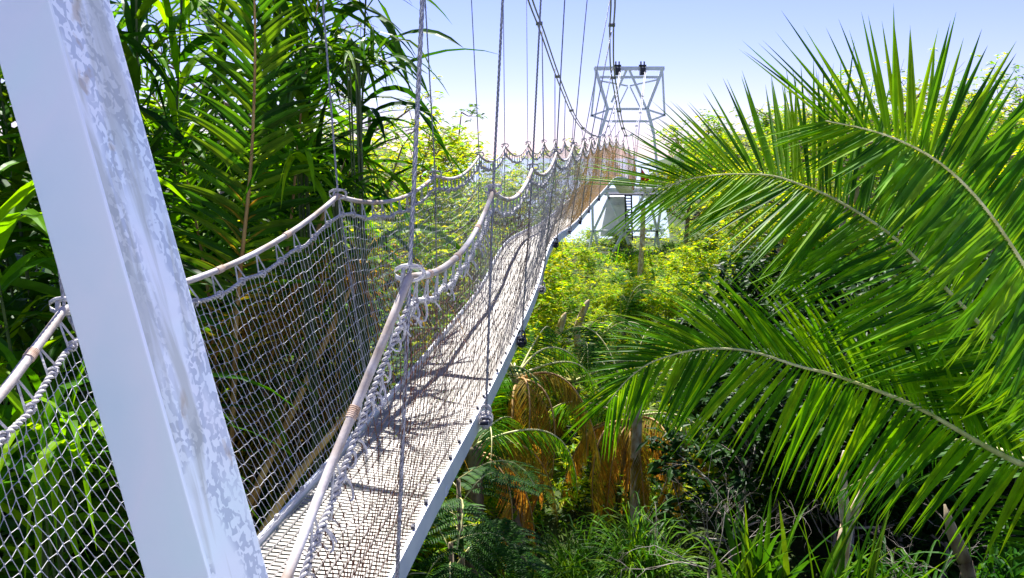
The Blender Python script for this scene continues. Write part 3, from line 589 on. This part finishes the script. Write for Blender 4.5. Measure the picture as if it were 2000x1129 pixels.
for i, (px, Y, h) in enumerate([(640, 6.6, 8.8), (665, 7.0, 9.2), (610, 6.9, 9.4), (580, 7.4, 9.4), (690, 7.4, 9.3), (540, 7.7, 9.2), (400, 9.6, 8.0), (330, 7.6, 8.0), (270, 6.4, 9.5), (235, 6.0, 9.6), (180, 6.2, 9.3), (120, 5.5, 8.8), (60, 5.2, 8.8), (0, 4.9, 8.6), (-60, 5.2, 9), (30, 6.4, 9), (380, 8.4, 8.2), (470, 8.2, 8.0), (300, 8.4, 8.2), (-150, 5.5, 9.4), (-240, 5.0, 9.2), (90, 7.4, 9.4), (540, 9, 8.6), (620, 8.4, 8.8), (440, 8.7, 7.2), (515, 8.6, 7.6), (350, 7.2, 6.6), (150, 4.7, 6.6), (40, 4.3, 6.4), (-80, 4.2, 6.4), (580, 6.0, 5.6), (650, 6.4, 5.6), (500, 5.9, 5.0)]):
    x = (px-1000)/1450*Y
    cane(x, Y, h, 'one of the tall strap-leaved reeds massed behind the left net and steel leg', i, random.uniform(0, 6.28), LJ)
# ---------------------------------------------------------------- broad-leaved trees and shrubs
def branches(h, spread, n1, n2, n3, seed, r0=.12, base=.35, up=.55):
    r = np.random.default_rng(seed); tb = MB(); tips = []
    tr = np.array([(0, 0, 0), (r.normal(0, .06)*h, r.normal(0, .06)*h, h*base), (r.normal(0, .08)*h, r.normal(0, .08)*h, h*.8)]); c = spline(tr, 14); tb.tube(c, np.linspace(r0, r0*.35, 14), 8)
    for i in range(n1):
        s = c[int(np.interp(i/max(1, n1-1), [0, 1], [5, 13]))]; a = i*2.4+r.uniform(-.4, .4); L = spread*r.uniform(.55, 1.0); el = r.uniform(up*.4, up*1.3)
        e = s+np.array((math.cos(a)*L*math.cos(el), math.sin(a)*L*math.cos(el), L*math.sin(el))); m = (s+e)/2+r.normal(0, .1, 3)*L; m[2] -= .05*L; b = spline([s, m, e], 10); tb.tube(b, np.linspace(r0*.4, r0*.13, 10), 6); tips.append(e)
        for j in range(n2):
            s2 = b[r.integers(3, 10)]; d = nrm(r.normal(0, 1, 3)+nrm(e-s)*1.1+np.array((0, 0, .35))); e2 = s2+d*L*r.uniform(.25, .5); tb.tube([s2, (s2+e2)/2+r.normal(0, .04, 3)*L, e2], [r0*.16, r0*.1, r0*.05], 5); tips.append(e2)
            for k in range(n3):
                d = nrm(r.normal(0, 1, 3)+d*.8+np.array((0, 0, .25))); s3 = s2+(e2-s2)*r.uniform(.4, 1); e3 = s3+d*L*r.uniform(.12, .26); tb.tube([s3, e3], [r0*.07, r0*.03], 4, cap=False); tips.append(e3)
    return tb, np.array(tips)
def whorls(tips, n, Lf, wd, seed, jit=.12, rep_=1, droop=.6, flat=.5):
    r = np.random.default_rng(seed); c = np.repeat(tips, rep_, 0)+r.normal(0, jit, (len(tips)*rep_, 3)); c = c[r.random(len(c)) < .93]
    q = np.repeat(c, n, 0)+r.normal(0, Lf*.15, (len(c)*n, 3)); a = r.uniform(0, 2*PI, len(q)); el = r.uniform(-.3, 1.0, len(q))*flat*1.4
    D = np.stack([np.cos(a)*np.cos(el), np.sin(a)*np.cos(el), np.sin(el)], 1); N = np.array((0, 0, 1.))+r.normal(0, .5, (len(q), 3))
    m = MB(); m.blades(q, D, N, Lf*r.uniform(.6, 1.2, len(q)), wd*r.uniform(.7, 1.2, len(q)), droop, 2, .12, lambda t: np.array([.25, 1.0, .08])[int(round(t*2))]); return m
def tree(px, py, Y, h, spread, label, leafm='bright', seed=1, n1=9, n2=4, n3=3, nl=9, Lf=.2, wd=.06, jit=.15, rep_=1, name='broadleaf_tree', cat='tree', r0=.14, group=None, barkm='bark'):
    c = P(px, py, Y); g = float(ground_z(c[0], c[1])); t = empty(name, (c[0], c[1], g-.1), label, cat, group)
    tb, tips = branches(h, spread, n1, n2, n3, seed, r0); tb.build('trunk', M[barkm], t, True)
    whorls(tips, nl, Lf, wd, seed+1, jit, rep_).build('crown', M[leafm], t); return t
# (px of trunk, any py, distance, height, spread)
tree(790, 300, 19, 6.8, 2.8, 'bright yellow-green tree rising behind the left net, crown left of the twisted hanger', 'bright', 31, 12, 5, 5, 10, .2, .06, .3, 2)
tree(700, 300, 24, 8.4, 3.4, 'tall airy tree beside the left reeds with bare upper twigs', 'bright', 33, 10, 5, 4, 7, .22, .06, .3, 1)
tree(735, 300, 15, 6.3, 2.6, 'yellow-green tree low behind the left net, next to the reeds', 'bright', 35, 12, 5, 5, 10, .19, .055, .25, 2)
tree(880, 300, 22, 4.9, 3.0, 'rounded bright tree seen through the middle of the left net', 'bright', 37, 12, 5, 5, 10, .2, .06, .3, 2)
tree(950, 300, 26, 4.3, 3.2, 'low bright tree seen through the net where the deck narrows', 'bright', 39, 12, 5, 5, 10, .22, .065, .3, 2)
for i, (px, Y, h, sp) in enumerate(((700, 10.5, 4.3, 1.5), (775, 9.3, 3.9, 1.3), (850, 10.5, 3.7, 1.2), (900, 13, 4.1, 1.5), (950, 15.5, 3.9, 1.5), (820, 14.5, 4.7, 1.8), (1000, 19, 3.6, 1.8), (740, 13, 5.2, 1.8), (880, 17, 4.6, 1.9), (660, 9.0, 3.2, 1.2))):
    tree(px, 300, Y, h, sp, 'one of the layered bright young trees crowding behind the left net', 'bright', 300+i*2, 12, 5, 5, 10, .15, .05, .2, 2, r0=.06, group='bright young trees behind the left net')
tree(1020, 300, 34, 4.0, 3.4, 'far bright tree behind the narrow part of the bridge', 'bright', 43, 10, 5, 4, 9, .25, .07, .3, 2)
tree(895, 300, 30, 9.2, 1.1, 'thin bare-stemmed tree with one small tuft of leaves against the sky', 'mid', 45, 4, 3, 2, 10, .24, .07, .1, 1, r0=.07)
tree(852, 300, 27, 7.6, 1.6, 'slim forked tree with a few leaf tufts above the left hand rope', 'mid', 47, 5, 3, 1, 12, .24, .07, .1, 1, r0=.07)
tree(1345, 300, 38, 7.5, 2.6, 'small yellow-green tree just right of the far tower', 'bright', 49, 11, 5, 4, 9, .26, .07, .25, 2)
tree(1690, 300, 27, 7.3, 3.8, 'spreading tree on the hillside behind the tip of the topmost frond', 'bright', 51, 12, 5, 5, 9, .22, .06, .3, 1)
tree(1990, 300, 24, 7.2, 3.4, 'open tree with olive leaves at the far right behind the palm', 'mid', 53, 12, 5, 5, 9, .2, .055, .25, 1)
for i, (px, Y, h, sp) in enumerate(((1400, 44, 6.2, 3.2), (1460, 34, 5.2, 2.8), (1560, 42, 7.5, 3.6), (1620, 33, 6.4, 3.2), (1760, 38, 7, 3.8), (1850, 32, 6, 3.4), (1930, 38, 7, 3.8), (2060, 33, 6.6, 3.6), (1540, 27, 4.6, 2.4), (1780, 25, 5.2, 2.8), (1940, 22, 5.5, 2.6))):
    tree(px, 300, Y, h, sp, 'one of the yellow-green trees crowding the slope behind the right palm', 'bright' if i % 3 else 'mid', 200+i*2, 11, 5, 4, 9, .26, .08, .3, 2, group='trees on the slope behind the right palm')
tree(1500, 300, 40, 6.8, 3.5, 'bushy tree on the ridge behind the leftmost palm frond', 'bright', 55, 11, 5, 4, 9, .25, .07, .3, 2)
tree(350, 300, 15, 9.4, 2.4, 'airy tree with small leaves glimpsed in the sky gap beside the steel leg', 'mid', 57, 9, 4, 4, 6, .12, .04, .25, 1)
# shrubs over the hillside
SH = []
for k in range(6):
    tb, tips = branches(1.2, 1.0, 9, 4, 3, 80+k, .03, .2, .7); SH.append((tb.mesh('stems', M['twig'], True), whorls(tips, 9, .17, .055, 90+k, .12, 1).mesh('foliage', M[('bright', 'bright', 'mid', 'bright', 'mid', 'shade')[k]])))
def shrub(x, y, s, k, label, group, rz=None, zs=1.0):
    t = empty('leafy_shrub', (x, y, float(ground_z(x, y))-.05), label, 'shrub', group); rz = random.uniform(0, 6.28) if rz is None else rz
    link('stems', SH[k][0], t, (0, 0, 0), (0, 0, rz), (s, s, s*zs)); link('foliage', SH[k][1], t, (0, 0, 0), (0, 0, rz), (s, s, s*zs)); return t
n = 0
while n < 120:
    y = 20+28*random.random()**1.1; px = random.uniform(1010, 1700); x = (px-1000)/1450*y
    if 37 < y < 41 and 4.5 < x < 8.5: continue
    shrub(x, y, random.uniform(.5, .8) if 1080 < px < 1340 and y > 25 else random.uniform(.6, 1.15), random.choice((0, 1, 3, 3, 0, 4)), 'one of the low yellow-green shrubs covering the slope below the far tower', 'shrubs covering the hillside'); n += 1
for i in range(36):
    y = random.uniform(12, 40); px = random.uniform(640, 1000); shrub((px-1000)/1450*y, y, random.uniform(.9, 1.6), random.choice((0, 1, 2, 3)), 'one of the bright bushes filling the ground behind the left net', 'bushes behind the left net')
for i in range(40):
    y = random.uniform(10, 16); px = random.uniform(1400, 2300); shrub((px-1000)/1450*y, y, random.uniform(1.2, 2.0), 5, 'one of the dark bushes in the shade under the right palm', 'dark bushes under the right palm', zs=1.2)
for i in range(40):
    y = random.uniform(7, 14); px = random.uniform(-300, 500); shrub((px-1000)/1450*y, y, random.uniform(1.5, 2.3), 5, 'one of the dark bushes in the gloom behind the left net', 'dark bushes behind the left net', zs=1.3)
# far ridge trees that close the horizon
TR = []
for k in range(3):
    tb, tips = branches(8, 3.6, 11, 4, 3, 120+k, .16); TR.append((tb.mesh('trunk', M['bark'], True), whorls(tips, 9, .6, .24, 130+k, .5, 2).mesh('crown', M[('bright', 'mid', 'mid')[k]])))
for i in range(90):
    y = random.uniform(48, 100); x = random.uniform(-.75, .85)*y; 
    if -.17 < x/y < .25: continue
    t = empty('ridge_tree', (x, y, float(ground_z(x, y))-.1), 'one of the distant trees closing the horizon beyond the bridge', 'tree', 'distant trees on the horizon')
    rz = random.uniform(0, 6.28); s = random.uniform(.36, .52); k = i % 3; link('trunk', TR[k][0], t, (0, 0, 0), (0, 0, rz), s); link('crown', TR[k][1], t, (0, 0, 0), (0, 0, rz), s)
# ---------------------------------------------------------------- ground cover
def cover():
    n = 9000; y = 12+36*rng.random(n)**1.2; px = rng.uniform(950, 1900, n); x = (px-1000)/1450*y; z = ground_z(x, y)
    c = np.stack([x, y, z+rng.uniform(.02, .5, n)], 1); tag(whorls(c, 6, .2, .06, 5, .1, 1, .7).build('ground_cover', M['bright']), 'low yellow-green creepers carpeting the slope under the shrubs', 'ground cover', kind='stuff')
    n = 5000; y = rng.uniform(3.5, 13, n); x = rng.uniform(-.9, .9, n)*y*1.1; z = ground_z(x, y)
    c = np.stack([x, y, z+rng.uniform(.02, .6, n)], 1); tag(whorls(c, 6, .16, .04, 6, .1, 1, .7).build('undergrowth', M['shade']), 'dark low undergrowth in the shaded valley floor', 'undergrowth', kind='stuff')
cover()
# ---------------------------------------------------------------- foreground plants of the lower right
def tuft(px, py, Y, n, L, wd, label, matk='strap', name='grass_clump', cat='grass', seed=3, el=(.7, 1.5), droop=1.5, lean=(0, 0), baser=.15):
    r = np.random.default_rng(seed); c = P(px, py, Y); g = float(ground_z(c[0], c[1])); a = r.uniform(0, 2*PI, n); e = r.uniform(el[0], el[1], n)
    q = np.stack([r.normal(0, baser, n), r.normal(0, baser, n), np.full(n, c[2]-g)+0*a], 1); D = np.stack([np.cos(a)*np.cos(e)+lean[0], np.sin(a)*np.cos(e)+lean[1], np.sin(e)], 1)
    N = np.stack([-np.sin(e)*np.cos(a), -np.sin(e)*np.sin(a), np.cos(e)], 1)+r.normal(0, .25, (n, 3)); m = MB(); m.blades(q, D, N, L*r.uniform(.5, 1.1, n), wd*r.uniform(.6, 1.2, n), droop*r.uniform(.6, 1.3, n), 8, .15, lambda t: np.minimum(1, .6+t*2)*(1-t**2.2)+.02)
    t = empty(name, (c[0], c[1], g), label, cat); m.build('leaves', M[matk], t)
    s = MB()
    for k in range(9): s.tube([(r.normal(0, baser*.4), r.normal(0, baser*.4), -.05), (r.normal(0, baser*.4), r.normal(0, baser*.4), max(.1, c[2]-g))], [.010, .006], 5)
    s.build('stems', M['stem'], t); return t
tuft(1120, 1150, 8.0, 260, 1.25, .022, 'dense clump of fine arching grass at the bottom centre, left of the bare branches', 'strap', seed=3, el=(.5, 1.45))
tuft(1250, 1120, 7.6, 240, 1.2, .022, 'arching grass clump directly below the thin pale trunk', 'strap', seed=4, el=(.5, 1.45))
tuft(1000, 1200, 7.4, 160, .9, .03, 'leafy grass clump at the bottom edge beside the deck', 'strap', seed=5)
tuft(1490, 1160, 6.0, 40, 1.0, .06, 'broad strap-leaved plant with pale stiff leaves near the bottom centre right', 'strap', 'strap_leaf_plant', 'plant', 6, (.9, 1.5), .7)
tuft(1650, 1200, 5.6, 46, 1.05, .05, 'strap-leaved plant leaning right at the foot of the forked trunk', 'strap', 'strap_leaf_plant', 'plant', 7, (.9, 1.5), .5, (.25, 0))
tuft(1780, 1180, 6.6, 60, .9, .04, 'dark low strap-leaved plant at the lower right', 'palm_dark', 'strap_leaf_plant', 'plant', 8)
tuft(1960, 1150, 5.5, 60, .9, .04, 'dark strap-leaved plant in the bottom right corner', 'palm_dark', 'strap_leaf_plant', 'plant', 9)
tuft(1235, 560, 37, 240, 3.2, .09, 'tall green grass clump growing between the legs of the far tower', 'palm', seed=10, el=(.9, 1.5), baser=.7)
tuft(540, 900, 6.0, 70, 1.3, .035, 'yellowing strap leaves hanging behind the left net', 'yellow', 'strap_leaf_plant', 'plant', 12, (.5, 1.4), 2.2)
tuft(690, 560, 6.0, 120, 1.5, .012, 'ragged bunch of dry straw-coloured fibres hanging from the orange-tipped stalk', 'dead', 'dry_fibre_bunch', 'dry leaves', 17, (.0, 1.3), 3.0, baser=.1)
tuft(520, 640, 5.9, 110, 1.4, .014, 'dry straw-coloured strands hanging behind the near left net', 'dead', 'dry_fibre_bunch', 'dry leaves', 18, (.0, 1.3), 3.0, baser=.15)
tuft(610, 790, 6.2, 130, 1.2, .012, 'low tangle of dry straw strands behind the two slanting stalks', 'dead', 'dry_fibre_bunch', 'dry leaves', 19, (-.2, 1.3), 2.4, baser=.3)
tuft(590, 330, 5.3, 34, .75, .05, 'cluster of bright drooping strap leaves hanging above the left hand rope', 'palm', 'strap_leaf_plant', 'plant', 14, (-.2, 1.2), 2.0, baser=.05)
tuft(690, 120, 5.6, 40, .8, .045, 'high cluster of curling dark strap leaves against the sky right of the reeds', 'strap', 'strap_leaf_plant', 'plant', 15, (.0, 1.2), 1.8, baser=.08)
tuft(660, 380, 5.4, 26, .75, .04, 'cluster of long curved dark green leaves arching over the rope beside the left cable', 'palm_dark', 'strap_leaf_plant', 'plant', 16, (.1, 1.0), 1.5, baser=.06)
tuft(90, 900, 3.4, 90, 1.3, .05, 'bright strap-leaved plant behind the net left of the steel leg', 'palm', 'strap_leaf_plant', 'plant', 13, (.3, 1.4), 1.9)
def slim_trunk(pts, r0, r1, name, label, mt, cat='trunk'):
    pts = [P(*q) for q in pts]; g = float(ground_z(pts[0][0], pts[0][1])); d = nrm(pts[0]-pts[1]); o = pts[0]+d*((pts[0][2]-g+.1)/max(.45, -d[2])); o[2] = g-.1; pts = [o]+pts if pts[0][2] > g+.2 else pts
    c = spline(pts, 40); m = MB(); m.tube(c, np.linspace(r0, r1, 40)*np.array([1]*37+[.85, .6, .15])*(1+.05*np.interp(np.arange(40), np.arange(0, 44, 4), rng.normal(0, 1, 11))), 9); return tag(m.build(name, M[mt], None, True, o), label, cat)
slim_trunk([(1240, 1000, 11.5), (1241, 930, 11.5), (1243, 870, 11.5), (1245, 810, 11.5), (1246, 760, 11.5)], .09, .075, 'slender_trunk', 'thin straight pale trunk standing in front of the brown skirted palm', 'palebark')
slim_trunk([(1249, 548, 30), (1254, 480, 30), (1257, 395, 30)], .11, .10, 'wooden_pole', 'straight pale pole standing on the slope in front of the far tower', 'palebark', 'pole')
def forked(px, py, Y, label):
    c = P(px, py, Y); g = float(ground_z(c[0], c[1])); o = np.array((c[0], c[1], g-.1)); m = MB()
    a = [P(px, py, Y), P(px+5, py-90, Y), P(px+18, py-160, Y)]; L = spline([o]+a, 20); m.tube(L, np.linspace(.1, .06, 20), 9)
    m.tube(spline([a[-1]-np.array((0, 0, .05)), P(px+8, py-220, Y), P(px+10, py-300, Y)], 12), np.linspace(.06, .03, 12)*np.array([1]*10+[.8, .25]), 8)
    m.tube(spline([a[-1]-np.array((0, 0, .05)), P(px+45, py-215, Y), P(px+80, py-285, Y)], 12), np.linspace(.05, .022, 12)*np.array([1]*10+[.7, .2]), 8)
    tag(m.build('forked_trunk', M['palebark'], None, True, o), label, 'trunk')
forked(1638, 1180, 6.4, 'forked pale trunk with flaking bark rising at the lower right')
slim_trunk([(1905, 1180, 5.2), (1885, 1100, 5.2), (1860, 1040, 5.25), (1845, 985, 5.3)], .075, .05, 'broken_trunk', 'short broken pale trunk with flaking bark at the bottom right', 'bark')
slim_trunk([(1650, 540, 22), (1640, 470, 22), (1660, 380, 22)], .12, .07, 'slender_trunk', 'leaning brown trunk on the slope behind the upper fronds', 'bark')
slim_trunk([(1060, 700, 17), (1085, 660, 17), (1105, 610, 17)], .14, .08, 'leaning_trunk', 'short reddish leaning trunk beside the edge of the deck', 'palebark')
slim_trunk([(1130, 690, 18), (1128, 640, 18), (1150, 585, 18)], .10, .08, 'broken_trunk', 'pale broken stump just right of the reddish leaning trunk', 'palebark')
# bare branching shrub, bottom centre
def bare(px, py, Y, label, seed, sc_=1.0, name='bare_branch_shrub', up=1.0):
    r = np.random.default_rng(seed); c = P(px, py, Y); g = float(ground_z(c[0], c[1])); o = np.array((c[0], c[1], g)); m = MB(); m.tube([o, c], [.02, .012], 6)
    def grow(p, d, L, rad, dep):
        q = [p]; dd = d.copy()
        for k in range(5): dd = nrm(dd+r.normal(0, .16, 3)); q.append(q[-1]+dd*L/5)
        m.tube(q, np.linspace(rad, rad*.5, 6), 5)
        if dep: 
            for k in range(3 if dep > 1 else 2): grow(q[r.integers(2, 6)], nrm(dd+r.normal(0, .62, 3)), L*r.uniform(.45, .75), rad*.5, dep-1)
    for d in ((-.9, -.1, .55), (-.35, .1, 1), (.25, 0, 1), (.8, .1, .5), (1, 0, .1), (-1, .1, .1)): grow(c, nrm(np.array(d)), .62*sc_, .006, 3)
    return tag(m.build(name, M['twig'], None, True, o), label, 'bare shrub')
bare(1385, 1112, 6.3, 'leafless shrub with pale forking branches at the bottom centre', 5)
bare(1830, 1150, 6.4, 'thin pale leafless twigs at the lower right in the dark', 8, .8)
for i, (px, py, Y, s) in enumerate(((560, 760, 6.2, 1.5), (640, 800, 6.0, 1.4), (480, 820, 6.4, 1.5), (700, 700, 7, 1.4), (590, 950, 5.6, 1.3), (330, 800, 6, 1.4))):
    bare(px, py, Y, 'one of the tangles of dry thin twigs seen through the left net', 20+i, s)['group'] = 'dry twigs behind the left net'
# dead stalks slanting behind the left net
slim_trunk([(470, 1020, 5.4), (540, 870, 5.5), (620, 700, 5.6), (697, 538, 5.7)], .05, .022, 'dry_stalk', 'upper slanting brown stalk behind the left net, ending in a ragged orange tip', 'stalk', 'dead stalk')
slim_trunk([(505, 1050, 4.6), (580, 930, 4.8), (660, 830, 5.0), (725, 735, 5.2)], .04, .022, 'dry_stalk', 'lower slanting golden brown stalk behind the left net, close to the deck', 'stalk', 'dead stalk')
slim_trunk([(600, 500, 6), (640, 400, 6.0), (675, 310, 6.0)], .025, .012, 'dry_stalk', 'thin brown stalk rising beside the left cable above the hand rope', 'ribbrown', 'dead stalk')
# fern-leaved sapling under the deck edge
def fern(px, py, Y, label, seed, n=9, L=.85):
    r = np.random.default_rng(seed); c = P(px, py, Y); g = float(ground_z(c[0], c[1])); t = empty('feathery_sapling', (c[0], c[1], g), label, 'sapling'); h = c[2]-g
    m = MB(); m.tube([(0, 0, 0), (.05, 0, h*.5), (0, 0, h)], [.05, .04, .02], 8); m.build('stem', M['bark'], t, True)
    for k in range(n):
        a = k*2.4; z = h-.12*k*.8; lb = MB(); rb = MB(); main = arch(L, .25, .35, 7); rb.tube(main, .006, 5)
        for u in np.linspace(.25, 1, 9):
            for sgn in (-1, 1):
                p0 = np.array([np.interp(u*L*.9, main[:, 0], main[:, j]) for j in range(3)]); d = nrm(np.array((.55, sgn, -.12))); l2 = L*.42*(1.15-.6*abs(u-.5)); q = p0+d*np.linspace(0, l2, 18)[:, None]; q[:, 2] -= np.linspace(0, .3, 18)**2*.8
                lat = nrm(np.cross(d, (0, 0, 1.)))
                for s2 in (-1, 1): lb.blades(q[1:], lat*s2+d*.35, (0, 0, 1), .045, .016, .1, 1, .1, lambda v: 1-.6*v)
        o = lb.build('compound_leaf', M['palm_dark'], t); o.location = (0, 0, z); o.rotation_euler = (r.uniform(-.3, .3), r.uniform(-.2, .3), a); rb.build('leaf_stalk', M['rib'], o)
fern(895, 935, 6.4, 'feathery fern-leaved sapling just right of the near deck edge', 3)
fern(880, 1060, 6.0, 'lower feathery sapling in the shade under the deck edge', 4, 7, .7)
